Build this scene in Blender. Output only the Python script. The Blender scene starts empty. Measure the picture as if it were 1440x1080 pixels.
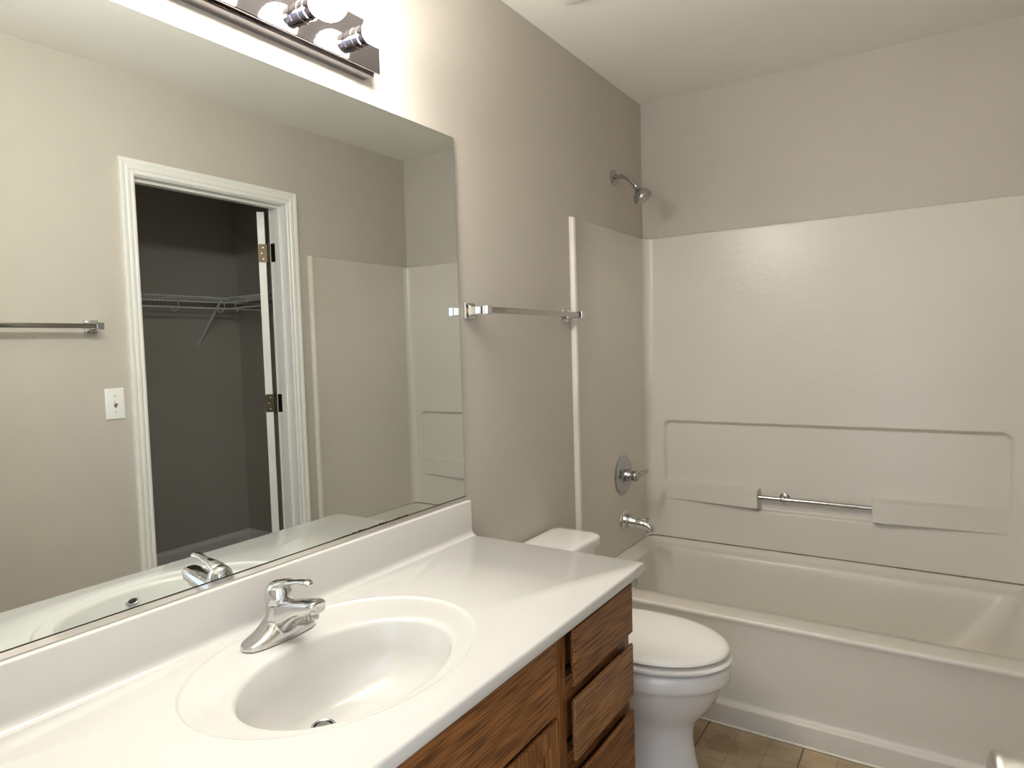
import bpy, bmesh, math, random
from mathutils import Vector, Matrix
random.seed(7)
PI = math.pi
scene = bpy.context.scene
COL = scene.collection

# ---------------------------------------------------------------- camera
YAW, PITCH, ROLL, FPX = 0.5787, 0.0555, -0.0287, 933.73
CAM = Vector((1.2041, 0.0, 1.3248))
cd = bpy.data.cameras.new('camera'); cam = bpy.data.objects.new('camera', cd); COL.objects.link(cam)
cyw, syw, cp, sp = math.cos(YAW), math.sin(YAW), math.cos(PITCH), math.sin(PITCH)
fw = Vector((-syw*cp, cyw*cp, -sp)); r0 = Vector((cyw, syw, 0)); u0 = r0.cross(fw)
cr, sr = math.cos(ROLL), math.sin(ROLL)
rr = cr*r0 + sr*u0; uu = -sr*r0 + cr*u0
cam.matrix_world = Matrix(((rr.x, uu.x, -fw.x, CAM.x), (rr.y, uu.y, -fw.y, CAM.y), (rr.z, uu.z, -fw.z, CAM.z), (0, 0, 0, 1)))
cd.sensor_width = 36; cd.lens = FPX/1440*36; cd.clip_start = 0.02; cd.clip_end = 60
scene.camera = cam

# ---------------------------------------------------------------- light and exposure
world = bpy.data.worlds.new('world'); scene.world = world; world.use_nodes = True
wb = world.node_tree.nodes['Background']
wb.inputs[0].default_value = (0.74, 0.84, 1.0, 1); wb.inputs[1].default_value = 2.5   # cool daylight of the next room, enters by the doorway
BULB_STRENGTH = 142.0
BULB_COLOR = (1.0, 0.965, 0.895)
scene.view_settings.view_transform = 'Standard'
scene.view_settings.look = 'None'
scene.view_settings.gamma = 1.0
scene.view_settings.use_curve_mapping = False
scene.view_settings.exposure = 0.0
cy = scene.cycles
cy.max_bounces = 16; cy.diffuse_bounces = 10; cy.glossy_bounces = 8; cy.sample_clamp_indirect = 6.0
cy.caustics_reflective = True; cy.blur_glossy = 0.5

# ---------------------------------------------------------------- room dimensions (metres; mirror wall is x = 0, tub at the far end)
W, YB, H = 1.50, 3.012, 2.44
XO = 1.615                      # closet side of the door wall
CX, CY0, CY1 = 2.97, 0.95, 2.885   # closet
YF = -0.02                      # inner face of the entry wall

# ================================================================ materials
def new_mat(name):
    m = bpy.data.materials.new(name); m.use_nodes = True
    nt = m.node_tree; return m, nt, nt.nodes['Principled BSDF']
def add_bump(nt, b, scale, strength, dist=0.001, detail=2.0, coord='Object', stretch=None):
    tc = nt.nodes.new('ShaderNodeTexCoord'); n = nt.nodes.new('ShaderNodeTexNoise'); bp = nt.nodes.new('ShaderNodeBump')
    n.inputs['Scale'].default_value = scale; n.inputs['Detail'].default_value = detail
    src = tc.outputs[coord]
    if stretch:
        mp = nt.nodes.new('ShaderNodeMapping'); mp.inputs['Scale'].default_value = stretch
        nt.links.new(src, mp.inputs[0]); src = mp.outputs[0]
    nt.links.new(src, n.inputs['Vector']); nt.links.new(n.outputs['Fac'], bp.inputs['Height'])
    bp.inputs['Strength'].default_value = strength; bp.inputs['Distance'].default_value = dist
    nt.links.new(bp.outputs[0], b.inputs['Normal'])
    return n
def mottled(nt, b, c1, c2, scale, detail=3.0, lo=0.35, hi=0.65):
    tc = nt.nodes.new('ShaderNodeTexCoord'); n = nt.nodes.new('ShaderNodeTexNoise'); r = nt.nodes.new('ShaderNodeValToRGB')
    n.inputs['Scale'].default_value = scale; n.inputs['Detail'].default_value = detail
    r.color_ramp.elements[0].position = lo; r.color_ramp.elements[1].position = hi
    r.color_ramp.elements[0].color = (*c1, 1); r.color_ramp.elements[1].color = (*c2, 1)
    nt.links.new(tc.outputs['Object'], n.inputs['Vector']); nt.links.new(n.outputs['Fac'], r.inputs[0])
    nt.links.new(r.outputs[0], b.inputs['Base Color'])
def paint(name, c, rough=0.5, bump=None, spread=0.015, scale=3.0, spec=0.5, coat=0.0):
    m, nt, b = new_mat(name)
    mottled(nt, b, [x*(1-spread) for x in c], [min(1, x*(1+spread)) for x in c], scale)
    b.inputs['Roughness'].default_value = rough; b.inputs['Specular IOR Level'].default_value = spec
    if coat: b.inputs['Coat Weight'].default_value = coat; b.inputs['Coat Roughness'].default_value = 0.08
    if bump: add_bump(nt, b, bump[0], bump[1], bump[2])
    return m
def metal(name, c, rough, bump=None, spots=None):
    m, nt, b = new_mat(name)
    b.inputs['Base Color'].default_value = (*c, 1); b.inputs['Metallic'].default_value = 1.0; b.inputs['Roughness'].default_value = rough
    if spots:
        tc = nt.nodes.new('ShaderNodeTexCoord'); n = nt.nodes.new('ShaderNodeTexNoise'); r = nt.nodes.new('ShaderNodeValToRGB')
        n.inputs['Scale'].default_value = spots[0]; n.inputs['Detail'].default_value = 5
        r.color_ramp.elements[0].position = spots[1]; r.color_ramp.elements[1].position = spots[2]
        r.color_ramp.elements[0].color = (rough, rough, rough, 1); r.color_ramp.elements[1].color = (spots[3], spots[3], spots[3], 1)
        nt.links.new(tc.outputs['Object'], n.inputs['Vector']); nt.links.new(n.outputs['Fac'], r.inputs[0]); nt.links.new(r.outputs[0], b.inputs['Roughness'])
    if bump: add_bump(nt, b, bump[0], bump[1], bump[2])
    return m

M = {}
M['wall'] = paint('greige_wall_paint', (0.515, 0.478, 0.422), 0.55, (170, 0.35, 0.0012), spec=0.3)
M['ceiling'] = paint('ceiling_paint', (0.83, 0.80, 0.74), 0.8, (120, 0.3, 0.001), spec=0.2)
M['closet_wall'] = paint('closet_wall_paint', (0.47, 0.445, 0.40), 0.7, (170, 0.3, 0.001), spec=0.2)
M['trim'] = paint('white_trim_paint', (0.80, 0.79, 0.76), 0.35, spread=0.01)
M['fiberglass'] = paint('almond_fiberglass', (0.625, 0.590, 0.525), 0.30, (45, 0.30, 0.0022), spread=0.02, scale=2.2)
M['marble'] = paint('cultured_marble', (0.595, 0.585, 0.56), 0.16, spread=0.02, scale=3.5, coat=0.3)
M['china'] = paint('white_china', (0.80, 0.79, 0.775), 0.08, spread=0.005, coat=0.5)
M['seat'] = paint('seat_plastic', (0.82, 0.80, 0.76), 0.22, spread=0.005)
M['plastic'] = paint('white_plastic', (0.85, 0.85, 0.83), 0.3, spread=0.005)
M['wire'] = paint('white_vinyl_wire', (0.82, 0.83, 0.86), 0.35, spread=0.01)
M['chrome'] = metal('chrome', (0.66, 0.66, 0.67), 0.06)
M['old_chrome'] = metal('worn_chrome', (0.45, 0.45, 0.45), 0.12, spots=(60, 0.5, 0.75, 0.35))
M['faucet_chrome'] = metal('faucet_chrome', (0.60, 0.595, 0.59), 0.07, spots=(90, 0.55, 0.72, 0.38))
M['plate_chrome'] = metal('pitted_chrome', (0.36, 0.335, 0.35), 0.05, bump=(420, 0.12, 0.0003))
M['bar_metal'] = metal('towel_bar_chrome', (0.48, 0.46, 0.43), 0.14)
M['cup_chrome'] = metal('cup_chrome', (0.50, 0.48, 0.50), 0.05)
M['nickel'] = metal('satin_nickel', (0.62, 0.59, 0.54), 0.3)
M['brass'] = metal('dark_brass', (0.075, 0.06, 0.038), 0.42)
M['channel'] = metal('mirror_channel', (0.80, 0.78, 0.75), 0.12)
M['dark'] = paint('dark_gap', (0.02, 0.018, 0.016), 0.6)
M['caulk'] = paint('caulk', (0.74, 0.70, 0.60), 0.5, spread=0.08, scale=25)
M['seam'] = paint('seam_sealant', (0.20, 0.165, 0.11), 0.7, spread=0.3, scale=15)
M['carpet'] = paint('grey_carpet', (0.085, 0.083, 0.085), 0.95, (400, 0.9, 0.006), spread=0.3, scale=60)
M['bulb_base'] = paint('bulb_neck', (0.82, 0.78, 0.78), 0.3)

def mirror_mat():
    m, nt, b = new_mat('mirror_silver')
    b.inputs['Base Color'].default_value = (0.80, 0.835, 0.82, 1); b.inputs['Metallic'].default_value = 1; b.inputs['Roughness'].default_value = 0.0
    return m
M['mirror'] = mirror_mat()
def bulb_mat():
    m, nt, b = new_mat('lit_bulb')
    b.inputs['Base Color'].default_value = (1, 1, 1, 1); b.inputs['Roughness'].default_value = 0.4
    b.inputs['Emission Color'].default_value = (*BULB_COLOR, 1); b.inputs['Emission Strength'].default_value = BULB_STRENGTH
    return m
M['bulb'] = bulb_mat()

def wood(name, axis, c1=(0.085, 0.028, 0.008), c2=(0.33, 0.135, 0.038), seed=0.0):
    """oak; axis = direction of the grain (0 x, 1 y, 2 z)"""
    m, nt, b = new_mat(name); N = nt.nodes; L = nt.links
    tc = N.new('ShaderNodeTexCoord')
    def mp(along, across):
        q = N.new('ShaderNodeMapping'); s = [across]*3; s[axis] = along
        q.inputs['Scale'].default_value = s; q.inputs['Location'].default_value = (seed, seed*1.7, seed*0.6)
        L.new(tc.outputs['Object'], q.inputs[0]); return q.outputs[0]
    n1 = N.new('ShaderNodeTexNoise'); n1.inputs['Scale'].default_value = 1; n1.inputs['Detail'].default_value = 3; L.new(mp(2.2, 22), n1.inputs['Vector'])
    n1.inputs['Distortion'].default_value = 0.6
    n2 = N.new('ShaderNodeTexNoise'); n2.inputs['Scale'].default_value = 1; n2.inputs['Detail'].default_value = 2; L.new(mp(9, 330), n2.inputs['Vector'])
    r1 = N.new('ShaderNodeValToRGB'); r1.color_ramp.elements[0].position = 0.3; r1.color_ramp.elements[1].position = 0.7
    r1.color_ramp.elements[0].color = (*[x*0.62 for x in c2], 1); r1.color_ramp.elements[1].color = (*c2, 1)
    L.new(n1.outputs['Fac'], r1.inputs[0])
    r2 = N.new('ShaderNodeValToRGB'); r2.color_ramp.elements[0].position = 0.40; r2.color_ramp.elements[1].position = 0.56
    L.new(n2.outputs['Fac'], r2.inputs[0])
    mx = N.new('ShaderNodeMix'); mx.data_type = 'RGBA'
    L.new(r2.outputs[0], mx.inputs[0]); mx.inputs[6].default_value = (*c1, 1); L.new(r1.outputs[0], mx.inputs[7])
    L.new(mx.outputs[2], b.inputs['Base Color'])
    b.inputs['Roughness'].default_value = 0.45; b.inputs['Specular IOR Level'].default_value = 0.35
    return m
M['oak_y'] = wood('oak_horizontal', 1)
M['oak_y2'] = wood('oak_horizontal_bold', 1, (0.12, 0.050, 0.018), (0.42, 0.205, 0.080), seed=3.1)
M['oak_z'] = wood('oak_vertical', 2, seed=1.3)

def floor_mat():
    m, nt, b = new_mat('vinyl_tile'); N = nt.nodes; L = nt.links
    tc = N.new('ShaderNodeTexCoord'); sx = N.new('ShaderNodeSeparateXYZ'); L.new(tc.outputs['Object'], sx.inputs[0])
    def mth(op, a, bb=None, c=None):
        q = N.new('ShaderNodeMath'); q.operation = op
        for i, v in enumerate((a, bb, c)):
            if v is None: continue
            if isinstance(v, (int, float)): q.inputs[i].default_value = v
            else: L.new(v, q.inputs[i])
        return q.outputs[0]
    def line(sock, off, pitch, w):
        t = mth('DIVIDE', mth('SUBTRACT', sock, off), pitch)
        f = mth('FRACT', t); d = mth('MINIMUM', f, mth('SUBTRACT', 1.0, f))
        return mth('LESS_THAN', d, w/pitch)
    fine = mth('MAXIMUM', line(sx.outputs[0], 0.524, 0.1017, 0.0014), line(sx.outputs[1], 2.14, 0.1017, 0.0014))
    big = mth('MAXIMUM', line(sx.outputs[0], 0.524, 0.305, 0.0026), line(sx.outputs[1], 2.242, 0.305, 0.0012))
    n = N.new('ShaderNodeTexNoise'); n.inputs['Scale'].default_value = 9; n.inputs['Detail'].default_value = 4; L.new(tc.outputs['Object'], n.inputs['Vector'])
    r = N.new('ShaderNodeValToRGB'); r.color_ramp.elements[0].position = 0.32; r.color_ramp.elements[1].position = 0.68
    r.color_ramp.elements[0].color = (0.33, 0.245, 0.14, 1); r.color_ramp.elements[1].color = (0.47, 0.37, 0.235, 1); L.new(n.outputs['Fac'], r.inputs[0])
    # each small square has its own tone
    vx = N.new('ShaderNodeCombineXYZ')
    L.new(mth('FLOOR', mth('DIVIDE', mth('SUBTRACT', sx.outputs[0], 0.524), 0.1017)), vx.inputs[0])
    L.new(mth('FLOOR', mth('DIVIDE', mth('SUBTRACT', sx.outputs[1], 2.14), 0.1017)), vx.inputs[1])
    wn = N.new('ShaderNodeTexWhiteNoise'); L.new(vx.outputs[0], wn.inputs['Vector'])
    tone = mth('ADD', mth('MULTIPLY', wn.outputs['Value'], 0.16), 0.90)
    m0 = N.new('ShaderNodeMix'); m0.data_type = 'RGBA'; m0.blend_type = 'MULTIPLY'; m0.inputs[0].default_value = 1
    L.new(r.outputs[0], m0.inputs[6]); L.new(tone, m0.inputs[7])
    # water stain beside the toilet foot
    dist = N.new('ShaderNodeVectorMath'); dist.operation = 'DISTANCE'; L.new(tc.outputs['Object'], dist.inputs[0]); dist.inputs[1].default_value = (0.60, 2.13, 0)
    n3 = N.new('ShaderNodeTexNoise'); n3.inputs['Scale'].default_value = 22; L.new(tc.outputs['Object'], n3.inputs['Vector'])
    st = mth('LESS_THAN', mth('ADD', dist.outputs['Value'], mth('MULTIPLY', n3.outputs['Fac'], 0.06)), 0.085)
    ms = N.new('ShaderNodeMix'); ms.data_type = 'RGBA'; L.new(mth('MULTIPLY', st, 0.45), ms.inputs[0]); L.new(m0.outputs[2], ms.inputs[6]); ms.inputs[7].default_value = (0.20, 0.115, 0.045, 1)
    m1 = N.new('ShaderNodeMix'); m1.data_type = 'RGBA'; L.new(mth('MULTIPLY', fine, 0.55), m1.inputs[0]); L.new(ms.outputs[2], m1.inputs[6]); m1.inputs[7].default_value = (0.18, 0.12, 0.06, 1)
    m2 = N.new('ShaderNodeMix'); m2.data_type = 'RGBA'; L.new(mth('MULTIPLY', big, 0.85), m2.inputs[0]); L.new(m1.outputs[2], m2.inputs[6]); m2.inputs[7].default_value = (0.06, 0.045, 0.025, 1)
    L.new(m2.outputs[2], b.inputs['Base Color']); b.inputs['Roughness'].default_value = 0.4
    return m
M['floor'] = floor_mat()

# ================================================================ mesh helpers
def empty(name, loc, label=None, cat=None, group=None, kind=None):
    o = bpy.data.objects.new(name, None); COL.objects.link(o); o.location = loc; o.empty_display_size = 0.05
    tag(o, label, cat, group, kind); return o
def tag(o, label=None, cat=None, group=None, kind=None):
    if label: o['label'] = label
    if cat: o['category'] = cat
    if group: o['group'] = group
    if kind: o['kind'] = kind
    return o
def world_loc(o):
    v = Vector((0, 0, 0))
    while o: v += Vector(o.location); o = o.parent
    return v
def obj(name, bm, mat, parent=None, smooth=True, angle=40, origin=None, mats=None):
    """vertices are given in world space; the object sits at its parent's origin"""
    bmesh.ops.recalc_face_normals(bm, faces=bm.faces)
    off = world_loc(parent) if parent else Vector(origin or (0, 0, 0))
    bmesh.ops.translate(bm, verts=bm.verts, vec=-off)
    if smooth:
        for f in bm.faces: f.smooth = True
        lim = math.radians(angle)
        for e in bm.edges:
            if len(e.link_faces) == 2 and e.calc_face_angle(0) > lim: e.smooth = False
    me = bpy.data.meshes.new(name); bm.to_mesh(me); bm.free()
    o = bpy.data.objects.new(name, me); COL.objects.link(o)
    for x in (mats or [mat]): me.materials.append(x)
    if parent: o.parent = parent
    else: o.location = off
    return o
def BM(): return bmesh.new()
def box(bm, x0, x1, y0, y1, z0, z1, bev=0.0, seg=2):
    t = bmesh.new()
    vs = [t.verts.new((x, y, z)) for z in (z0, z1) for y in (y0, y1) for x in (x0, x1)]
    for f in ((0, 2, 3, 1), (4, 5, 7, 6), (0, 1, 5, 4), (2, 6, 7, 3), (0, 4, 6, 2), (1, 3, 7, 5)): t.faces.new([vs[i] for i in f])
    if bev: bmesh.ops.bevel(t, geom=t.edges[:], offset=bev, segments=seg, profile=0.5, affect='EDGES')
    merge(bm, t)
def merge(bm, t, mat=None):
    if mat: bmesh.ops.transform(t, matrix=mat, verts=t.verts)
    vm = {v: bm.verts.new(v.co) for v in t.verts}
    for f in t.faces:
        g = bm.faces.new([vm[v] for v in f.verts]); g.material_index = f.material_index
    t.free()
def loft(bm, rings, cap0=True, cap1=True, closed=True, mi=0):
    R = [[bm.verts.new(p) for p in ring] for ring in rings]
    for a, b in zip(R, R[1:]):
        n = len(a)
        for i in range(n if closed else n-1):
            j = (i+1) % n
            try: bm.faces.new((a[i], a[j], b[j], b[i])).material_index = mi
            except ValueError: pass
    if closed and cap0: bm.faces.new(R[0]).material_index = mi
    if closed and cap1: bm.faces.new(R[-1]).material_index = mi
    return R
def frame(d):
    d = d.normalized(); a = Vector((0, 0, 1)) if abs(d.z) < 0.9 else Vector((0, 1, 0))
    s = d.cross(a).normalized(); return s, s.cross(d).normalized()
def tube(bm, pts, rad, n=12, flat=None):
    """tube through pts; rad is one radius or a list; flat = list of vertical scale factors"""
    pts = [Vector(p) for p in pts]; rings = []
    ref = None
    for i, p in enumerate(pts):
        d = (pts[min(i+1, len(pts)-1)] - pts[max(i-1, 0)]).normalized()
        if ref is None: s, t = frame(d)
        else:
            s = (ref - d*ref.dot(d)).normalized(); t = s.cross(d).normalized()
        ref = s
        r = rad[i] if isinstance(rad, (list, tuple)) else rad
        k = flat[i] if flat else 1.0
        rings.append([p + s*math.cos(2*PI*j/n)*r + t*math.sin(2*PI*j/n)*r*k for j in range(n)])
    loft(bm, rings)
def lathe(bm, prof, origin, axis, n=40, squash=(1, 1)):
    """prof = [(radius, height along axis)]"""
    o = Vector(origin); d = Vector(axis).normalized(); s, t = frame(d); rings = []
    for r, h in prof:
        r = max(r, 0.0002)
        rings.append([o + d*h + s*math.cos(2*PI*j/n)*r*squash[0] + t*math.sin(2*PI*j/n)*r*squash[1] for j in range(n)])
    loft(bm, rings)
def prism(bm, poly, a0, a1, fn):
    """poly 2-D outline, extruded from a0 to a1; fn(u, v, a) -> point"""
    loft(bm, [[fn(u, v, a) for u, v in poly] for a in (a0, a1)])
def arc(cx, cy_, r, a0, a1, n=6):
    return [(cx + r*math.cos(math.radians(a0+(a1-a0)*i/n)), cy_ + r*math.sin(math.radians(a0+(a1-a0)*i/n))) for i in range(n+1)]
def smooth(t): t = max(0.0, min(1.0, t)); return t*t*(3-2*t)
def catmull(pts, k=6):
    P = [Vector(p) for p in pts]; out = []
    for i in range(len(P)-1):
        a, b, c, d = P[max(i-1, 0)], P[i], P[i+1], P[min(i+2, len(P)-1)]
        for j in range(k):
            t = j/k
            out.append(0.5*((2*b) + (c-a)*t + (2*a-5*b+4*c-d)*t*t + (3*b-a-3*c+d)*t**3))
    out.append(P[-1]); return out
def lerp_list(vals, k=6):
    out = []
    for a, b in zip(vals, vals[1:]): out += [a+(b-a)*smooth(j/k) for j in range(k)]
    return out+[vals[-1]]
def sbox(name, args, mat, bev=0.0):
    bm = BM()
    for a in args: box(bm, *a, bev=bev)
    return tag(obj(name, bm, mat, smooth=False), kind='structure')

# ================================================================ room shell
sbox('wall_left', [(-0.12, 0, YF-0.12, YB+0.12, 0, H)], M['wall'])
sbox('wall_back', [(0, W, YB, YB+0.12, 0, H)], M['wall'])
DY0, DY1, DZ = 1.428, 2.148, 2.043     # closet doorway
sbox('wall_right', [(W, XO, YF-0.12, DY0-0.02, 0, H), (W, XO, DY1+0.02, YB+0.12, 0, H), (W, XO, DY0-0.02, DY1+0.02, DZ+0.02, H)], M['wall'])
FX0, FX1 = 0.66, 1.42                  # entry doorway
sbox('wall_front', [(0, FX0, YF-0.12, YF, 0, H), (FX1, W, YF-0.12, YF, 0, H), (FX0, FX1, YF-0.12, YF, 2.05, H)], M['wall'])
sbox('floor', [(-0.12, W+0.06, YF-0.12, YB+0.12, -0.06, 0)], M['floor'])
sbox('ceiling', [(-0.12, CX+0.1, YF-0.12, YB+0.12, H, H+0.08)], M['ceiling'])
sbox('wall_closet_back', [(CX, CX+0.1, CY0-0.1, CY1+0.1, 0, H)], M['closet_wall'])
sbox('wall_closet_far', [(XO, CX, CY1, CY1+0.1, 0, H)], M['closet_wall'])
sbox('wall_closet_near', [(XO, CX, CY0-0.1, CY0, 0, H)], M['closet_wall'])
sbox('floor_closet', [(W+0.06, CX+0.1, CY0-0.1, CY1+0.1, -0.06, 0.004)], M['carpet'])

def baseboard(name, p0, p1, nrm):
    """moulded board from p0 to p1, projecting along nrm"""
    poly = [(0, 0.0), (0.013, 0.0), (0.013, 0.055), (0.011, 0.062), (0.007, 0.068), (0.005, 0.079), (0, 0.082)]
    p0, p1, nrm = Vector(p0), Vector(p1), Vector(nrm); bm = BM()
    prism(bm, poly, 0, 1, lambda u, v, a: p0.lerp(p1, a) + nrm*u + Vector((0, 0, v)))
    return tag(obj(name, bm, M['trim'], smooth=False), kind='structure')
baseboard('baseboard_closet_back', (CX, CY0, 0.004), (CX, CY1, 0.004), (-1, 0, 0))
baseboard('baseboard_closet_far', (XO, CY1, 0.004), (CX-0.013, CY1, 0.004), (0, -1, 0))
baseboard('baseboard_left', (0, 1.56, 0), (0, 2.245, 0), (1, 0, 0))
baseboard('baseboard_right', (W, 0.0, 0), (W, 1.37, 0), (-1, 0, 0))

# closet door casing, jamb and stops -------------------------------------------------
CASING = [(0, 0), (0.0, 0.010), (0.004, 0.013), (0.010, 0.0135), (0.013, 0.011), (0.017, 0.011), (0.021, 0.015), (0.030, 0.0165), (0.038, 0.0145),
          (0.042, 0.0165), (0.050, 0.0185), (0.057, 0.0185), (0.059, 0.016), (0.059, 0.0)]
def casing(bm, xw, sgn, y0, y1, z1):
    """mitred casing around an opening y0..y1, top z1, on the plane x = xw, projecting along sgn"""
    path = lambda w: [(y0-w, 0.0), (y0-w, z1+w), (y1+w, z1+w), (y1+w, 0.0)]
    rings = []
    for k in range(4):
        rings.append([(xw+sgn*d, path(w)[k][0], path(w)[k][1]) for w, d in CASING])
    loft(bm, rings)
bm = BM(); casing(bm, W, -1, DY0-0.002, DY1-0.002, DZ+0.004); casing(bm, XO, 1, DY0-0.002, DY1-0.002, DZ+0.004)
tag(obj('trim_1', bm, M['trim'], smooth=False), kind='structure')
bm = BM()
box(bm, W-0.001, XO+0.001, DY0-0.02, DY0, 0, DZ+0.02, 0.001); box(bm, W-0.001, XO+0.001, DY1, DY1+0.02, 0, DZ+0.02, 0.001)
box(bm, W-0.001, XO+0.001, DY0, DY1, DZ, DZ+0.02, 0.001)
box(bm, 1.540, 1.577, DY0, DY0+0.011, 0, DZ, 0.002); box(bm, 1.540, 1.577, DY1-0.011, DY1, 0, DZ, 0.002); box(bm, 1.540, 1.577, DY0+0.011, DY1-0.011, DZ-0.011, DZ, 0.002)
tag(obj('trim_2', bm, M['trim'], smooth=False), kind='structure')
# entry doorway lining
bm = BM()
for x0, x1 in ((FX0, FX0+0.018), (FX1-0.018, FX1)): box(bm, x0, x1, YF-0.121, YF+0.001, 0, 2.05, 0.001)
box(bm, FX0+0.018, FX1-0.018, YF-0.121, YF+0.001, 2.032, 2.05, 0.001)
tag(obj('trim_3', bm, M['trim'], smooth=False), kind='structure')

# closet door leaf, swung open past square into the closet ---------------------------
TH = math.radians(127); PIN = Vector((1.629, 2.141, 0))
da = Vector((math.sin(TH), -math.cos(TH), 0)); db = Vector((-math.cos(TH), -math.sin(TH), 0))
def leaf(a, b, z): return PIN + da*a + db*b + Vector((0, 0, z))
def leaf_box(bm, a0, a1, b0, b1, z0, z1, bev=0.0):
    t = BM(); box(t, a0, a1, b0, b1, z0, z1, bev)
    m = Matrix(((da.x, db.x, 0, PIN.x), (da.y, db.y, 0, PIN.y), (0, 0, 1, 0), (0, 0, 0, 1))); merge(bm, t, m)
bm = BM(); leaf_box(bm, 0.012, 0.700, 0.014, 0.049, 0.012, 2.030, 0.0015)
door1 = tag(obj('door_1', bm, M['trim'], smooth=False, origin=leaf(0.012, 0.03, 0)), kind='structure')
for zc in (1.826, 1.078, 0.26):
    bm = BM()
    # plate on the door edge with rounded outer corners
    poly = arc(0.040, zc+0.035, 0.010, 90, 0, 5) + arc(0.040, zc-0.035, 0.010, 0, -90, 5) + [(0.008, zc-0.045), (0.008, zc+0.045)]
    loft(bm, [[leaf(a, u, v) for u, v in poly] for a in (0.0122, 0.0100)])
    # plate on the jamb
    box(bm, XO-0.030, XO+0.004, DY1-0.0025, DY1+0.0005, zc-0.045, zc+0.045)
    tube(bm, [(PIN.x, PIN.y, zc-0.047), (PIN.x, PIN.y, zc+0.047)], 0.0062, 12)
    for k in (-1, 1): lathe(bm, [(0.0066, 0), (0.0066, 0.002), (0.003, 0.005), (0.0, 0.006)], (PIN.x, PIN.y, zc+k*0.047), (0, 0, k), 12)
    hg = obj('hinge', bm, M['brass'], door1); hg['label'] = 'dark brass butt hinge'
    for v in (-0.028, 0.0, 0.028):
        bm = BM(); c = leaf(0.0100, 0.026 if v else 0.034, zc+v); lathe(bm, [(0.0035, 0), (0.0035, 0.0006), (0.001, 0.001)], c, -da, 10)
        obj('screw', bm, M['nickel'], hg)

# entry door leaf, swung against the right wall; only its knob is in the frame --------
A = math.radians(6.0); HP = Vector((1.378, 0.004, 0)); ea = Vector((-math.sin(A), math.cos(A), 0)); eb = Vector((math.cos(A), math.sin(A), 0))
EM = Matrix(((ea.x, eb.x, 0, HP.x), (ea.y, eb.y, 0, HP.y), (0, 0, 1, 0), (0, 0, 0, 1)))
bm = BM(); t = BM(); box(t, 0.0, 0.745, 0.0, 0.035, 0.012, 2.03, 0.0015); merge(bm, t, EM)
door2 = tag(obj('door_2', bm, M['trim'], smooth=False, origin=HP), kind='structure')
KZ = 0.935
for sgn, b0 in ((-1, 0.0), (1, 0.035)):
    bm = BM(); c = HP + ea*0.698 + eb*b0 + Vector((0, 0, KZ))
    lathe(bm, [(0.0, -0.001), (0.032, -0.001), (0.032, 0.003), (0.029, 0.007), (0.014, 0.009), (0.012, 0.014), (0.0125, 0.022), (0.018, 0.030), (0.0225, 0.038),
               (0.0262, 0.048), (0.0278, 0.057), (0.0270, 0.062), (0.022, 0.0655), (0.012, 0.067), (0.0, 0.0672)], c, eb*sgn, 48)
    k = obj('door_knob', bm, M['nickel'], door2, angle=60); k['label'] = 'round satin nickel knob'

# ================================================================ bathtub
TX0, TX1, TY0, TY1 = 0.002, W-0.002, 2.252, YB-0.002
ZR = 0.384
tub = empty('bathtub', (0.75, 2.63, 0), 'almond fiberglass bathtub with a plain apron along the back of the room', 'bathtub')
def rrect(x0, x1, y0, y1, r, zf, n=10, m=14):
    """rounded rectangle, same vertex count every time"""
    out = []
    cs = [((x1-r, y0+r), -90), ((x1-r, y1-r), 0), ((x0+r, y1-r), 90), ((x0+r, y0+r), 180)]
    for k, ((cx, cy_), a0) in enumerate(cs):
        for i in range(n+1):
            a = math.radians(a0+90*i/n); out.append((cx+r*math.cos(a), cy_+r*math.sin(a)))
        (nx, ny), na = cs[(k+1) % 4]; a = math.radians(na)
        q = (nx+r*math.cos(a), ny+r*math.sin(a)); p = out[-1]
        for i in range(1, m): out.append((p[0]+(q[0]-p[0])*i/m, p[1]+(q[1]-p[1])*i/m))
    return [(x, y, zf(x, y)) for x, y in out]
up = lambda k: (lambda x, y: ZR + 0.023*k*smooth((y-2.262)/0.05))
flat = lambda z: (lambda x, y: z)
rings = [rrect(TX0+0.002, TX1-0.002, TY0+0.008, TY1-0.002, 0.004, up(1.0)),
         rrect(TX0+0.022, TX1-0.022, TY0+0.012, TY1-0.022, 0.012, up(1.0)),
         rrect(TX0+0.030, TX1-0.030, TY0+0.016, TY1-0.030, 0.02, up(0.75)),
         rrect(TX0+0.040, TX1-0.040, TY0+0.024, TY1-0.040, 0.03, up(0.30)),
         rrect(TX0+0.050, TX1-0.050, TY0+0.040, TY1-0.050, 0.04, up(0.08)),
         rrect(TX0+0.062, TX1-0.058, TY0+0.075, TY1-0.068, 0.05, up(-0.06)),
         rrect(TX0+0.070, TX1-0.066, TY0+0.110, TY1-0.078, 0.06, up(-0.15)),
         rrect(TX0+0.075, TX1-0.074, TY0+0.118, TY1-0.084, 0.065, up(-0.55)),
         rrect(TX0+0.080, TX1-0.086, TY0+0.123, TY1-0.088, 0.07, flat(0.345)),
         rrect(TX0+0.098, TX1-0.150, TY0+0.134, TY1-0.104, 0.08, flat(0.24)),
         rrect(TX0+0.118, TX1-0.220, TY0+0.150, TY1-0.122, 0.09, flat(0.12)),
         rrect(TX0+0.140, TX1-0.270, TY0+0.170, TY1-0.140, 0.10, flat(0.075)),
         rrect(TX0+0.185, TX1-0.330, TY0+0.210, TY1-0.180, 0.10, flat(0.058)),
         rrect(TX0+0.240, TX1-0.400, TY0+0.260, TY1-0.230, 0.10, flat(0.052))]
bm = BM(); loft(bm, rings, cap0=False)
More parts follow.
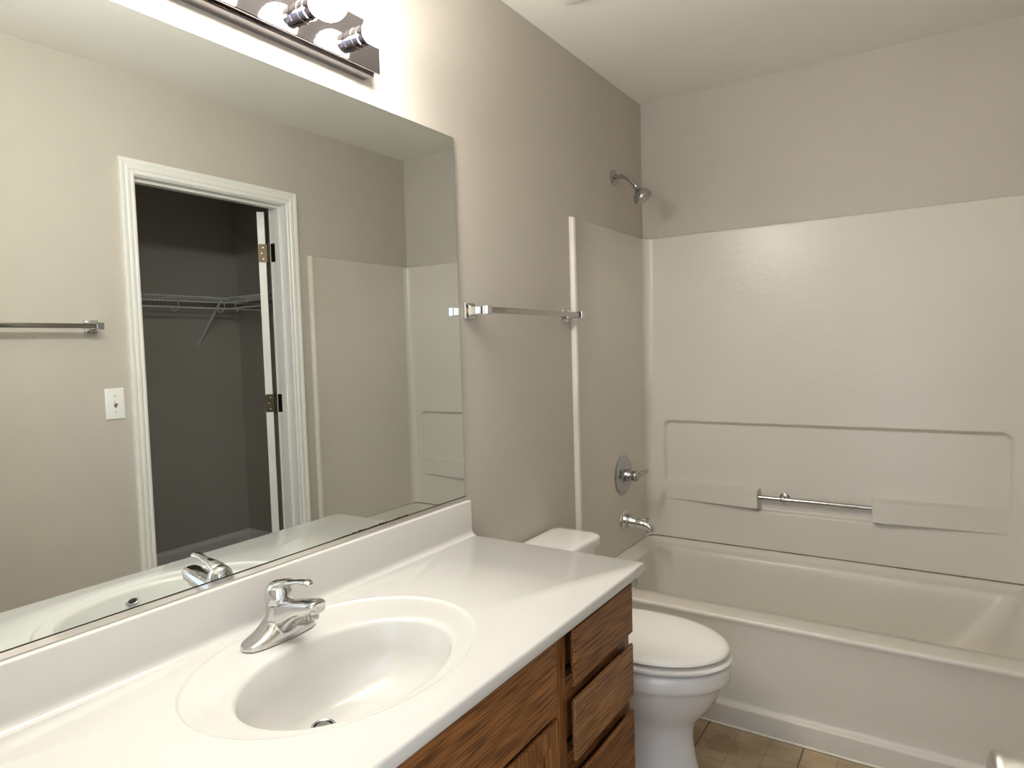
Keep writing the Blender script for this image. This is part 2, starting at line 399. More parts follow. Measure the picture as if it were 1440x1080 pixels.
# apron profile (y, z), front to the floor
prof = [(TY0+0.008, ZR), (TY0+0.0045, ZR-0.001), (TY0+0.0015, ZR-0.004), (TY0, ZR-0.009), (TY0+0.0005, ZR-0.014), (TY0+0.003, ZR-0.020), (TY0+0.006, ZR-0.03), (TY0+0.009, 0.28), (TY0+0.012, 0.15),
        (TY0+0.014, 0.09), (TY0+0.013, 0.082), (TY0+0.010, 0.0785), (TY0-0.003, 0.0745), (TY0-0.006, 0.072), (TY0-0.0065, 0.068), (TY0-0.004, 0.0)]
loft(bm, [[(x, y, z) for y, z in prof] for x in (TX0+0.002, 0.3, 0.6, 0.9, 1.2, TX1-0.002)], closed=False)
tubm = obj('tub_basin', bm, M['fiberglass'], tub, angle=50)
bm = BM(); tube(bm, [(x, TY0-0.0055+0.0006*math.sin(x*31), 0.0022) for x in [i*0.05 for i in range(31)]], 0.0042, 8)
obj('caulk_bead', bm, M['caulk'], tub)
bm = BM(); lathe(bm, [(0.0, 0), (0.036, 0), (0.036, 0.004), (0.033, 0.007), (0.012, 0.0095), (0.0, 0.010)], (0.0900, 2.603, 0.318), (1, 0, 0.17), 36)
ovp = obj('overflow_plate', bm, M['old_chrome'], tub); ovp['label'] = 'round chrome overflow plate'
bm = BM(); lathe(bm, [(0.0045, 0), (0.004, 0.002), (0.0, 0.0026)], (0.0998, 2.603, 0.3197), (1, 0, 0.17), 14); obj('overflow_screw', bm, M['dark'], ovp)
bm = BM(); lathe(bm, [(0.034, 0), (0.034, 0.003), (0.024, 0.004), (0.022, -0.001), (0, -0.001)], (0.30, 2.64, 0.052), (0, 0, 1), 30); obj('drain_ring', bm, M['old_chrome'], tub)

# ================================================================ tub surround
ZS0, ZS1 = 0.4085, 1.8134
sur = empty('tub_surround', (0.75, YB, 0.4), 'three piece almond fiberglass wall surround standing above the bathtub', 'shower surround')
def lines(spans):
    out = []
    for a, b, s in spans:
        n = max(1, round((b-a)/s)); out += [a+(b-a)*i/n for i in range(n)]
    return out+[spans[-1][1]]
PX0, PX1 = 0.017, W-0.017
xs = lines([(PX0, 0.075, 0.006), (0.075, 0.135, 0.003), (0.135, 0.49, 0.02), (0.49, 0.50, 0.005), (0.50, 0.545, 0.0022), (0.545, 0.945, 0.02), (0.945, 0.99, 0.0022),
            (0.99, 1.37, 0.02), (1.37, 1.425, 0.003), (1.425, PX1, 0.006)])
zs = lines([(ZS0, 0.56, 0.03), (0.56, 0.70, 0.0025), (0.70, 0.93, 0.02), (0.93, 0.975, 0.0025), (0.975, 1.78, 0.08), (1.78, ZS1, 0.004)])
YP = 2.988
def sdbox(x, z, x0, x1, z0, z1, r):
    cx, cz, hx, hz = (x0+x1)/2, (z0+z1)/2, (x1-x0)/2-r, (z1-z0)/2-r
    dx, dz = abs(x-cx)-hx, abs(z-cz)-hz
    return math.hypot(max(dx, 0), max(dz, 0))+min(max(dx, dz), 0)-r
def panel_d(x, z):
    sd = sdbox(x, z, 0.099, 1.411, 0.600, 0.957, 0.030)
    rec = smooth((0.008-sd)/0.018)                       # 1 inside the niche
    sd2 = sdbox(x, z, 0.50, 0.99, 0.578, 0.75, 0.012)
    rec = max(rec if z > 0.62 or 0.51 < x < 0.985 else 0, smooth((0.006-sd2)/0.014))
    base = -0.0195*rec
    # soap ledges, wedge-shaped, deepest towards the middle
    L = None
    if x < 0.532: L = 0.036*max(0, min(1, (x-0.10)/0.42)); zt, zb = 0.674-0.004*0, 0.592; ex = 0.527-x; ox = x-0.097
    elif x > 0.955: L = 0.036*max(0, min(1, (1.41-x)/0.42)); zt, zb = 0.674, 0.585; ex = x-0.962; ox = 1.413-x
    if L is not None:
        s = smooth((zt+0.004-z)/0.008)*smooth((z-zb+0.003)/0.006)*smooth(ex/0.005+0.5)*smooth(ox/0.012)
        base = base*(1-s)+L*s*1.0 if z > 0.5 else base
        if z < zt and L*s < 0.001 and (x < 0.5 or x > 1.0): base = max(base, 0.0)
    # coved corners and rolled top edge
    for e in (x-PX0, PX1-x):
        if e < 0.045: base += 0.030*(1-math.sqrt(max(0, 1-((0.045-e)/0.045)**2)))
    return base
def panel_bm():
    bm = BM(); V = []
    for z in zs:
        row = []
        for x in xs:
            d = panel_d(x, z); k = (z-(ZS1-0.006))/0.006
            if k > 0: d = -0.016+(d+0.016)*math.sqrt(max(0, 1-k*k))
            row.append(bm.verts.new((x, YP-d, z)))
        V.append(row)
    for a, b in zip(V, V[1:]):
        for i in range(len(a)-1): bm.faces.new((a[i], a[i+1], b[i+1], b[i]))
    # give the sheet a back and closed rims
    top = [bm.verts.new((v.co.x, YB-0.001, v.co.z)) for v in V[-1]]; bot = [bm.verts.new((v.co.x, YB-0.001, v.co.z)) for v in V[0]]
    for i in range(len(xs)-1):
        bm.faces.new((V[-1][i], V[-1][i+1], top[i+1], top[i])); bm.faces.new((V[0][i], V[0][i+1], bot[i+1], bot[i])); bm.faces.new((bot[i], bot[i+1], top[i+1], top[i]))
    return bm
obj('back_panel', panel_bm(), M['fiberglass'], sur, angle=60)
def side_panel(sgn, x0):
    # outline in plan (depth from wall, y): flange lip at the front edge
    Y0 = 2.268
    poly = [(0.0, Y0), (0.014, Y0), (0.019, Y0+0.002), (0.022, Y0+0.006), (0.022, Y0+0.018), (0.019, Y0+0.026), (0.0165, Y0+0.032)] + [(0.0165, y) for y in (2.5, 2.8)] + [(0.0165, YP-0.012), (0.0, YP-0.012)]
    bm = BM(); rings = []
    for z, k in ((ZS0, 1), (1.0, 1), (ZS1-0.006, 1), (ZS1-0.002, 0.85), (ZS1, 0.5)):
        rings.append([(x0+sgn*max(u*k, 0.0005), y, z) for u, y in poly])
    loft(bm, rings); return bm
obj('side_panel', side_panel(1, 0.0005), M['fiberglass'], sur, angle=50)
obj('side_panel', side_panel(-1, W-0.0005), M['fiberglass'], sur, angle=50)
# dark line of sealant where the back panel meets the tub
bm = BM()
pts = [(0.020, 2.956, 0.4075), (0.028, 2.966, 0.4085), (0.040, 2.976, 0.409)] + [(x, 2.9805, 0.409) for x in [0.055+i*0.058 for i in range(25)]] + [(1.474, 2.972, 0.4085), (1.482, 2.957, 0.4075)]
pts = [(x, YP-panel_d(x, 0.45)-0.0005, z-0.0002) for x, y, z in pts]
tube(bm, pts, 0.0024, 8); obj('sealant_line', bm, M['seam'], sur)
for x in (0.0172, W-0.0172):
    bm = BM(); tube(bm, [(x, 2.275, 0.4078), (x, 2.95, 0.4078)], 0.0011, 6); obj('sealant_line', bm, M['seam'], sur)

# grab bar between the soap ledges
gb = empty('grab_bar', (0.745, 2.975, 0.642), 'thin chrome bar spanning the gap between the two moulded soap ledges', 'grab bar')
bm = BM(); tube(bm, [(0.523, 2.972, 0.642), (0.966, 2.972, 0.640)], 0.0095, 20); obj('bar', bm, M['old_chrome'], gb)
bm = BM(); lathe(bm, [(0.0, 0), (0.021, 0), (0.021, 0.005), (0.017, 0.008), (0.006, 0.010), (0.006, 0.024), (0.0, 0.024)], (0.628, 3.011, 0.642), (0, -1, 0), 28)
lathe(bm, [(0.0135, -0.009), (0.0155, 0), (0.0135, 0.009)], (0.628, 2.972, 0.642), (1, 0, 0), 24)
tube(bm, [(0.628, 2.972, 0.652), (0.628, 2.969, 0.664), (0.628, 2.969, 0.669)], [0.003, 0.003, 0.004], 10); obj('bracket', bm, M['old_chrome'], gb)

# ================================================================ shower fittings on the left wall
FYY = 2.690
sh = empty('wall_shower', (0, FYY, 2.042), 'chrome shower head on a bent arm high above the bathtub', 'shower head')
bm = BM(); lathe(bm, [(0.0, 0), (0.033, 0), (0.0335, 0.003), (0.030, 0.007), (0.020, 0.0105), (0.0125, 0.012), (0.0125, 0.015), (0, 0.015)], (0.0005, FYY, 2.042), (1, 0, 0), 36)
obj('flange', bm, M['old_chrome'], sh)
bm = BM(); path = catmull([(0.008, FYY, 2.042), (0.032, FYY, 2.042), (0.052, FYY, 2.038), (0.072, FYY, 2.023), (0.095, FYY, 1.998), (0.102, FYY, 1.990)], 6)
tube(bm, path, 0.0098, 20); obj('shower_arm', bm, M['old_chrome'], sh)
hd = Vector((0.50, 0.05, -0.86)).normalized(); ho = Vector((0.101, FYY, 1.992))
bm = BM()
lathe(bm, [(0.0, -0.006), (0.0125, -0.004), (0.0135, 0.004), (0.0120, 0.008), (0.0125, 0.012), (0.0155, 0.016), (0.0155, 0.022), (0.018, 0.026), (0.026, 0.032), (0.0335, 0.041),
           (0.0375, 0.052), (0.039, 0.062), (0.0385, 0.068), (0.036, 0.071), (0.0345, 0.0705), (0.033, 0.069), (0, 0.069)], ho, hd, 44)
hb = obj('head', bm, M['old_chrome'], sh, angle=50)
bm = BM(); lathe(bm, [(0.0, 0.0), (0.0325, 0.0), (0.0325, 0.0035), (0.026, 0.0045), (0.025, 0.003), (0.0, 0.003)], ho+hd*0.0685, hd, 40)
s_, t_ = frame(hd)
for rad_, n_ in ((0.029, 20), (0.020, 12), (0.010, 7)):
    for k in range(n_):
        a = 2*PI*k/n_; lathe(bm, [(0.0016, 0), (0.0014, 0.0028), (0.0, 0.003)], ho+hd*0.0715+s_*math.cos(a)*rad_+t_*math.sin(a)*rad_, hd, 8)
obj('spray_face', bm, M['nickel'], sh)

va = empty('shower_valve', (0.017, FYY, 0.748), 'round chrome shower valve with a lever handle above the tub spout', 'shower valve')
bm = BM(); lathe(bm, [(0.0, 0), (0.089, 0), (0.0895, 0.002), (0.087, 0.006), (0.080, 0.010), (0.060, 0.013), (0.049, 0.014), (0.047, 0.0165), (0.040, 0.018), (0.034, 0.0175), (0, 0.0175)], (0.0165, FYY, 0.748), (1, 0, 0), 56)
obj('escutcheon', bm, M['old_chrome'], va)
bm = BM()
lathe(bm, [(0.027, 0.016), (0.0265, 0.030), (0.022, 0.036), (0.0215, 0.052), (0.024, 0.056), (0.024, 0.066), (0.020, 0.072), (0.010, 0.075), (0.0, 0.0755)], (0.0165, FYY, 0.748), (1, 0, 0), 36)
path = catmull([(0.078, FYY, 0.748), (0.084, FYY+0.018, 0.750), (0.094, FYY+0.040, 0.756), (0.100, FYY+0.062, 0.760), (0.101, FYY+0.070, 0.761)], 5)
tube(bm, path, lerp_list([0.015, 0.0145, 0.014, 0.012, 0.006], 5), 16, lerp_list([1.0, 0.9, 0.8, 0.8, 0.8], 5))
obj('lever_handle', bm, M['old_chrome'], va)
for yy, zz in ((0.030, 0.022), (-0.030, -0.022)):
    bm = BM(); lathe(bm, [(0.0042, 0), (0.004, 0.002), (0, 0.0024)], (0.0325, FYY+yy, 0.748+zz), (1, 0, 0), 12); obj('screw', bm, M['dark'], va)

ts = empty('tub_spout', (0.017, FYY, 0.546), 'chrome tub spout with a small lift diverter under the round valve', 'tub spout')
bm = BM(); lathe(bm, [(0.0, 0), (0.042, 0), (0.043, 0.003), (0.041, 0.008), (0.036, 0.011), (0.033, 0.0115), (0, 0.0115)], (0.0165, FYY, 0.546), (1, 0, 0), 40); obj('flange', bm, M['chrome'], ts)
bm = BM()
path = catmull([(0.024, FYY, 0.546), (0.045, FYY, 0.545), (0.085, FYY, 0.541), (0.118, FYY, 0.537), (0.137, FYY, 0.528), (0.146, FYY, 0.510)], 6)
tube(bm, path, lerp_list([0.035, 0.031, 0.0245, 0.0215, 0.0195, 0.0165], 6), 28)
obj('spout_body', bm, M['chrome'], ts)
bm = BM(); lathe(bm, [(0.0145, 0), (0.0145, 0.009), (0.0115, 0.0095), (0.0110, 0.002), (0.0, 0.002)], (0.136, FYY, 0.519), (0.0, 0, -1), 24); obj('outlet_ring', bm, M['old_chrome'], ts)
bm = BM(); lathe(bm, [(0.003, 0), (0.003, 0.016), (0.008, 0.018), (0.0085, 0.021), (0.006, 0.023), (0, 0.0235)], (0.129, FYY, 0.548), (0.05, 0, 1), 18); obj('diverter_knob', bm, M['chrome'], ts)

# ================================================================ towel bars
def towel_bar():
    X = 0.070; yh = 0.302
    root = empty('towel_bar', (0, 1.915, 1.437), 'square chrome towel bar on the left wall between mirror and shower surround', 'towel bar', None)
    z0 = 1.437
    for s in (-1, 1):
        yc = 1.915+s*yh; bm = BM()
        def sq(x, h, w, r=0.25): 
            q = []
            for sx_, sy_ in ((1, 1), (-1, 1), (-1, -1), (1, -1)):
                q += [(x, yc+sx_*w*(1-r*0.3 if k else 1)*1.0, z0+sy_*h*(1 if k else 1-r*0.3)) for k in ((0, 1) if sx_*sy_ > 0 else (1, 0))]
            return q
        loft(bm, [sq(0.0006, 0.0240, 0.0240), sq(0.005, 0.0245, 0.0245), (sq(0.010, 0.0225, 0.0225)), sq(0.013, 0.0165, 0.0165), sq(0.022, 0.0125, 0.0125), sq(0.045, 0.0110, 0.0110), sq(0.060, 0.0118, 0.0118),
                  sq(0.064, 0.0130, 0.0130), sq(0.077, 0.0130, 0.0130), sq(0.0800, 0.0112, 0.0112)])
        obj('post', bm, M['chrome'], root, angle=25)
    bm = BM(); box(bm, X-0.0075, X+0.0075, 1.915-yh-0.004, 1.915+yh+0.004, z0-0.0088, z0+0.0088, 0.0012); obj('bar', bm, M['bar_metal'], root, angle=25)
    return root
tb = towel_bar()
def copy_tree(o, parent=None):
    c = o.copy(); COL.objects.link(c)
    if parent: c.parent = parent
    for ch in [x for x in bpy.data.objects if x.parent == o]: copy_tree(ch, c)
    return c
tb2 = copy_tree(tb); tb2.location = (W, 1.235-0.302, 1.446); tb2.rotation_euler = (0, 0, PI)
tb2['label'] = 'towel bar reflected in the mirror, on the wall beside the light switch'

# ================================================================ wall mirror
MY0, MY1, MZ0, MZ1 = 0.060, 1.5615, 0.884, 1.936
mir = empty('wall_mirror', (0, 0.81, MZ0), 'large frameless mirror on the wall above the sink counter', 'mirror')
bm = BM(); box(bm, 0.0008, 0.0058, MY0, MY1, MZ0, MZ1); 
g1 = obj('glass_edge', bm, M['dark'], mir, smooth=False); 
bm = BM(); box(bm, 0.0058, 0.0064, MY0+0.0012, MY1-0.0012, MZ0+0.0018, MZ1-0.0012)
gl = obj('mirror_glass', bm, M['mirror'], mir, smooth=False)
bm = BM(); box(bm, 0.0008, 0.0085, MY0, MY1+0.006, 0.8722, MZ0-0.0002, 0.0006)
obj('bottom_channel', bm, M['channel'], mir, smooth=False)
# black spots where the silvering has gone along the lower right edge
bm = BM(); yy = 1.045
while yy < 1.30:
    w_ = random.uniform(0.008, 0.022); h_ = random.uniform(0.0016, 0.0048)*(1-abs(yy-1.19)/0.16*0.6)
    pl = [(yy, MZ0+0.0015), (yy+w_, MZ0+0.0015), (yy+w_*0.9, MZ0+0.0015+h_*0.6), (yy+w_*0.55, MZ0+0.0015+h_), (yy+w_*0.15, MZ0+0.0015+h_*0.7)]
    loft(bm, [[(x, u, v) for u, v in pl] for x in (0.0062, 0.00655)]); yy += w_*0.85
obj('desilvered_edge', bm, M['dark'], mir, smooth=False)

# ================================================================ vanity light
vl = empty('vanity_light', (0, 0.76, 2.05), 'chrome strip light with a row of round bulbs above the mirror', 'vanity light')
LY0, LY1, LZ0, LZ1 = 0.300, 1.2195, 1.9955, 2.1065
bm = BM()
poly = [(0.0005, 1.9935), (0.026, 1.9935), (0.0290, 1.9965), (0.0290, 2.0005), (0.045, 2.0005), (0.0455, LZ0), (0.050, LZ0), (0.0508, LZ0+0.002), (0.0508, LZ1-0.002), (0.050, LZ1), (0.0455, LZ1), (0.045, 2.1015), (0.029, 2.1015), (0.029, 2.1085), (0.0005, 2.1085)]
poly = [(0.0005, 1.990), (0.034, 1.990), (0.036, 1.992), (0.036, 1.9975), (0.046, 1.9975), (0.046, LZ0-0.0005), (0.050, LZ0-0.0005), (0.0508, LZ0+0.0015), (0.0508, LZ1-0.0015), (0.050, LZ1), (0.046, LZ1), (0.046, 2.1045), (0.0005, 2.1045)]
prism(bm, poly, LY0, LY1, lambda u, v, a: (u, a if u > 0.04 else (a-0.006 if a > 1 else a+0.006), v))
obj('backplate', bm, M['plate_chrome'], vl, smooth=False)
BY = [1.1435-0.1524*k for k in range(6)]; BZ = 2.051
for yb in BY:
    bm = BM()
    lathe(bm, [(0.0, 0), (0.0235, 0), (0.0235, 0.004), (0.0215, 0.006), (0.0215, 0.019), (0.0225, 0.0195), (0.0225, 0.0225), (0.0215, 0.023), (0.0215, 0.0405), (0.0224, 0.042), (0.0205, 0.0425), (0.0195, 0.040), (0.0195, 0.012), (0.0, 0.012)], (0.0508, yb, BZ), (1, 0, 0), 40)
    cup = obj('socket_cup', bm, M['cup_chrome'], vl, angle=35)
    bm = BM(); lathe(bm, [(0.0135, 0.010), (0.0135, 0.034), (0.0150, 0.040), (0.0175, 0.046), (0.021, 0.052)], (0.0508, yb, BZ), (1, 0, 0), 32); obj('bulb_neck', bm, M['bulb_base'], cup)
    bm = BM(); R_ = 0.0395; c0 = 0.0508+0.049+R_*0.80
    lathe(bm, [(R_*math.sin(math.radians(a)), -R_*math.cos(math.radians(a))) for a in range(32, 181, 8)], (c0, yb, BZ), (1, 0, 0), 32)
    bb = obj('light_bulb', bm, M['bulb'], vl, angle=80); bb['label'] = 'lit round white bulb'

# ================================================================ vanity cabinet
VY0, VY1, VX = 0.045, 1.552, 0.526
DFX = 0.5455
cab = empty('vanity_cabinet', (0.26, 0.8, 0), 'oak vanity cabinet with drawers and doors under the white sink counter', 'vanity cabinet')
bm = BM()
box(bm, 0.001, VX-0.02, VY0, VY0+0.016, 0.0, 0.738); box(bm, 0.001, VX-0.02, VY1-0.016, VY1, 0.0, 0.738)
box(bm, 0.001, VX-0.02, VY0+0.016, VY1-0.016, 0.10, 0.116); box(bm, 0.001, 0.010, VY0+0.016, VY1-0.016, 0.116, 0.738)
box(bm, 0.45, 0.466, VY0+0.016, VY1-0.016, 0.0, 0.10)
obj('cabinet_body', bm, M['oak_z'], cab, smooth=False)
DR_Y = (1.218, 1.532); ST = 1.182
for y0, y1 in ((VY0, VY0+0.045), (0.385, 0.445), (1.150, 1.214), (VY1-0.030, VY1)):
    bm = BM(); box(bm, VX-0.02, VX, y0, y1, 0.10, 0.738, 0.0008); obj('stile', bm, M['oak_z'], cab, smooth=False)
for y0, y1, z0, z1 in ((VY0+0.01, VY1-0.01, 0.712, 0.7375), (VY0+0.01, VY1-0.01, 0.10, 0.145), (0.44, 1.152, 0.545, 0.59), (1.212, VY1-0.028, 0.555, 0.612), (1.212, VY1-0.028, 0.385, 0.445)):
    bm = BM(); box(bm, VX-0.0195, VX-0.0004, y0, y1, z0, z1, 0.0006); obj('rail', bm, M['oak_y'], cab, smooth=False)
def front_board(bm, y0, y1, z0, z1):
    """drawer front: square outer edge at the back, coved edge running out to a raised face"""
    X0, X1 = VX+0.0005, VX+0.0215
    def ring(x, e): return [(x, y0+e, z0+e), (x, y1-e, z0+e), (x, y1-e, z1-e), (x, y0+e, z1-e)]
    loft(bm, [ring(X0, 0.020), ring(X0+0.007, 0.018), ring(X0+0.012, 0.005), ring(X0+0.0135, 0.0), ring(X1-0.003, 0.0), ring(X1-0.001, 0.0010), ring(X1, 0.003)])
for k, (z0, z1) in enumerate(((0.597, 0.722), (0.432, 0.567), (0.160, 0.396))):
    bm = BM(); front_board(bm, *DR_Y, z0, z1); d = obj('drawer', bm, M['oak_y2'] if k == 1 else M['oak_y'], cab, smooth=False)
    bm = BM(); box(bm, 0.06, VX-0.021, DR_Y[0]+0.02, DR_Y[1]-0.03, z0+0.02, z1-0.02)
    obj('drawer_box', bm, M['oak_z'], d, smooth=False)
bm = BM(); front_board(bm, 0.415, 1.144, 0.574, 0.727); obj('false_drawer_front', bm, M['oak_y'], cab, smooth=False)
bm = BM(); front_board(bm, 0.075, 0.385, 0.597, 0.722); d = obj('drawer', bm, M['oak_y'], cab, smooth=False)
def cab_door(y0, y1, z0, z1):
    X0, X1 = VX+0.0005, VX+0.0215; s = 0.048
    bm = BM(); 
    def ring(x, e): return [(x, y0+e, z0+e), (x, y1-e, z0+e), (x, y1-e, z1-e), (x, y0+e, z1-e)]
    # frame with profiled inner lip
    loft(bm, [ring(X0, 0.020), ring(X0+0.007, 0.018), ring(X0+0.012, 0.003), ring(X0+0.013, 0.0), ring(X1-0.003, 0.0), ring(X1, 0.003), ring(X1, s-0.008), ring(X1-0.003, s-0.004), ring(X1-0.004, s), ring(X1-0.012, s+0.001)], cap1=True)
    d = obj('door', bm, M['oak_z'], cab, smooth=False)
    bm = BM(); loft(bm, [ring(X1-0.0125, s+0.002), ring(X1-0.010, s+0.002), ring(X1-0.009, s+0.008), ring(X1-0.002, s+0.030), ring(X1-0.002, s+0.034)])
    obj('door_panel', bm, M['oak_z'], d, smooth=False)
cab_door(0.785, 1.148, 0.150, 0.562); cab_door(0.415, 0.778, 0.150, 0.562); cab_door(0.075, 0.385, 0.150, 0.567)

# ================================================================ vanity counter with integral sink
CZ = 0.7683; KX0, KX1, KY0, KY1 = 0.0015, 0.567, 0.022, 1.570
ct = empty('vanity_counter', (0.28, 0.8, CZ), 'white cultured marble counter with a moulded oval sink on the oak cabinet', 'sink counter')
SC = (0.268, 0.8267); SA, SBx = 0.289, 0.2265           # outer ring
BC = (0.3143, 0.811); BA, BBx = 0.214, 0.153            # bowl mouth
NT = 144
corner_a = [math.atan2(y-SC[1], x-SC[0]) for x, y in ((KX0, KY0), (KX1, KY0), (KX1, KY1), (KX0, KY1))]
angs = sorted([-PI+2*PI*i/NT for i in range(NT)] + corner_a)
angs = [a for i, a in enumerate(angs) if a in corner_a or min(abs(a-c) for c in corner_a) > 0.012]
def rect_ring(e, z):
    out = []
    x0, x1, y0, y1 = KX0+e, KX1-e, KY0+e, KY1-e
    for a in angs:
        c, s = math.cos(a), math.sin(a)
        hit = None
        if a in corner_a:
            k = corner_a.index(a); hit = ((x0, y0), (x1, y0), (x1, y1), (x0, y1))[k]
        else:
            ts_ = []
            if c > 1e-9: ts_.append((KX1-SC[0])/c)
            if c < -1e-9: ts_.append((KX0-SC[0])/c)
            if s > 1e-9: ts_.append((KY1-SC[1])/s)
            if s < -1e-9: ts_.append((KY0-SC[1])/s)
            t = min(ts_); x, y = SC[0]+c*t, SC[1]+s*t
            hit = (min(max(x, x0), x1), min(max(y, y0), y1))
        out.append((hit[0], hit[1], z))
    return out
def ell_ring(cx, cy_, bx, ay, z):
    out = []
    for a in angs:
        c, s = math.cos(a), math.sin(a); k = 1/math.sqrt((c/bx)**2+(s/ay)**2); out.append((cx+c*k, cy_+s*k, z))
    return out
rings = [rect_ring(0.004, CZ-0.026), rect_ring(0.0015, CZ-0.0255), rect_ring(0, CZ-0.023), rect_ring(0, CZ-0.006), rect_ring(0.0015, CZ-0.0025), rect_ring(0.005, CZ),
         ell_ring(*SC, SBx+0.012, SA+0.012, CZ), ell_ring(*SC, SBx+0.0050, SA+0.0050, CZ+0.0005), ell_ring(*SC, SBx+0.002, SA+0.002, CZ+0.0008), ell_ring(*SC, SBx-0.0005, SA-0.0005, CZ-0.0002), ell_ring(*SC, SBx-0.003, SA-0.003, CZ-0.0030), ell_ring(*SC, SBx-0.007, SA-0.007, CZ-0.0040)]
for t in (0.3, 0.6, 0.85):
    rings.append(ell_ring(SC[0]+(BC[0]-SC[0])*t, SC[1]+(BC[1]-SC[1])*t, (SBx-0.01)+(BBx+0.012-SBx+0.01)*t, (SA-0.01)+(BA+0.012-SA+0.01)*t, CZ-0.0042-0.0004*t))
rings += [ell_ring(*BC, BBx+0.012, BA+0.012, CZ-0.0045), ell_ring(*BC, BBx+0.006, BA+0.006, CZ-0.0052), ell_ring(*BC, BBx+0.001, BA+0.001, CZ-0.008), ell_ring(*BC, BBx-0.003, BA-0.003, CZ-0.014)]
DRN = (0.232, 0.808, CZ-0.143)
for t in (0.06, 0.14, 0.24, 0.36, 0.48, 0.60, 0.70, 0.80, 0.90, 0.97):
    # t = fraction of the way in; spherical drop
    k = 1-t; dz = (1-t**0 if False else math.sqrt(max(0, 1-k**2.6)))
    cx = BC[0]+(DRN[0]-BC[0])*t; cy_ = BC[1]+(DRN[1]-BC[1])*t
    rings.append(ell_ring(cx, cy_, 0.020+(BBx-0.003-0.020)*k**0.92, 0.020+(BA-0.003-0.020)*k**0.92, CZ-0.014+(DRN[2]-CZ+0.014)*dz))
rings.append(ell_ring(DRN[0], DRN[1], 0.020, 0.020, DRN[2]-0.001)); rings.append(ell_ring(DRN[0], DRN[1], 0.019, 0.019, DRN[2]-0.012))
bm = BM(); loft(bm, rings, cap0=False, cap1=True); obj('counter_top', bm, M['marble'], ct, angle=50)
bm = BM()
poly = [(0.0015, CZ+0.001), (0.0015, CZ+0.1015), (0.0035, CZ+0.1030), (0.0165, CZ+0.1030), (0.0195, CZ+0.1015), (0.0205, CZ+0.0985), (0.0215, CZ+0.022)] + [(0.0355-0.014*math.cos(math.radians(a)), CZ+0.0150-0.0145*math.sin(math.radians(a))) for a in (0, 20, 40, 60, 80, 90)] + [(0.037, CZ-0.0005)]
prism(bm, poly, KY0, KY1-0.0005, lambda u, v, a: (u, a, v))
obj('backsplash', bm, M['marble'], ct, angle=35)
bm = BM(); lathe(bm, [(0.0225, -0.004), (0.0225, 0.002), (0.0200, 0.0032), (0.0175, 0.0015), (0.0170, -0.004), (0, -0.004)], DRN, (0, 0, 1), 36); df = obj('drain_flange', bm, M['old_chrome'], ct)
bm = BM(); lathe(bm, [(0.0, -0.004), (0.0145, -0.004), (0.0145, 0.0015), (0.0115, 0.0035), (0.005, 0.0028), (0, 0.0025)], DRN, (0, 0, 1), 30); obj('drain_stopper', bm, M['old_chrome'], ct)
# overflow slot in the front wall of the bowl
bm = BM(); on = Vector((-0.93, 0.0, 0.36)).normalized()
lathe(bm, [(0.0, 0), (0.0150, 0.0), (0.0150, 0.003), (0.0130, 0.0045), (0.0105, 0.0035), (0.0100, 0.0015), (0, 0.0015)], (0.4590, 0.812, CZ-0.033), on, 30, (1.0, 0.55)); ov = obj('overflow_ring', bm, M['chrome'], ct)
bm = BM(); lathe(bm, [(0.0, 0.0016), (0.0098, 0.0016), (0.0098, 0.0026), (0, 0.0026)], (0.4590, 0.812, CZ-0.033), on, 24, (1.0, 0.5)); obj('overflow_hole', bm, M['dark'], ov)

# ================================================================ faucet
FX, FY, FZ = 0.100, 0.820, CZ-0.003
fa = empty('sink_faucet', (FX, FY, FZ), 'chrome single lever faucet standing behind the oval sink bowl', 'faucet')
bm = BM(); rings = []
N_ = 40
for i in range(N_+1):
    t = -1+2*i/N_; y = FY+0.083*t; e = math.sqrt(max(0.0, 1-abs(t)**5))
    hw = 0.0290*max(e, 0.06)*(1+0.06*math.cos(t*PI)); ht = 0.017*max(e, 0.3)+0.040*math.exp(-(t/0.40)**2)
    pts = []
    for j in range(17):
        a = PI*j/16; ca, sa = math.cos(a), math.sin(a)
        pts.append((FX+hw*(abs(ca)**0.6)*(1 if ca >= 0 else -1)*(1-0.18*sa*ht/0.057), y, FZ+0.009+(ht-0.009)*sa**0.8))
    pts += [(FX-hw, y, FZ), (FX+hw, y, FZ)]
    rings.append(pts)
loft(bm, rings)
t = BM(); lathe(t, [(0.0, 0.030), (0.0262, 0.030), (0.0262, 0.045), (0.0256, 0.060), (0.0252, 0.0685), (0.0, 0.0685)], (FX+0.003, FY, FZ), (0, 0, 1), 40, (1, 1)); merge(bm, t)
# spout
rs = []
for x, z0_, z1_, hw in ((0.080, 0.775, 0.828, 0.016), (0.100, 0.772, 0.836, 0.0215), (0.118, 0.774, 0.841, 0.0228), (0.135, 0.785, 0.8455, 0.0228), (0.152, 0.802, 0.849, 0.0225), (0.170, 0.815, 0.8525, 0.0222), (0.190, 0.824, 0.8560, 0.0220), (0.208, 0.8305, 0.8585, 0.0215), (0.2175, 0.8335, 0.8590, 0.0190), (0.2215, 0.8360, 0.8570, 0.0140)):
    z, hh, = (z0_+z1_)/2, (z1_-z0_)/2
    ring = []
    for j in range(28):
        a = 2*PI*j/28; ca, sa = math.cos(a), math.sin(a)
        ring.append((x, FY+hw*(abs(ca)**0.62)*(1 if ca >= 0 else -1), z+hh*(abs(sa)**0.62)*(1 if sa >= 0 else -1)))
    rs.append(ring)
t = BM(); loft(t, rs); merge(bm, t)
fb = obj('faucet_body', bm, M['faucet_chrome'], fa)
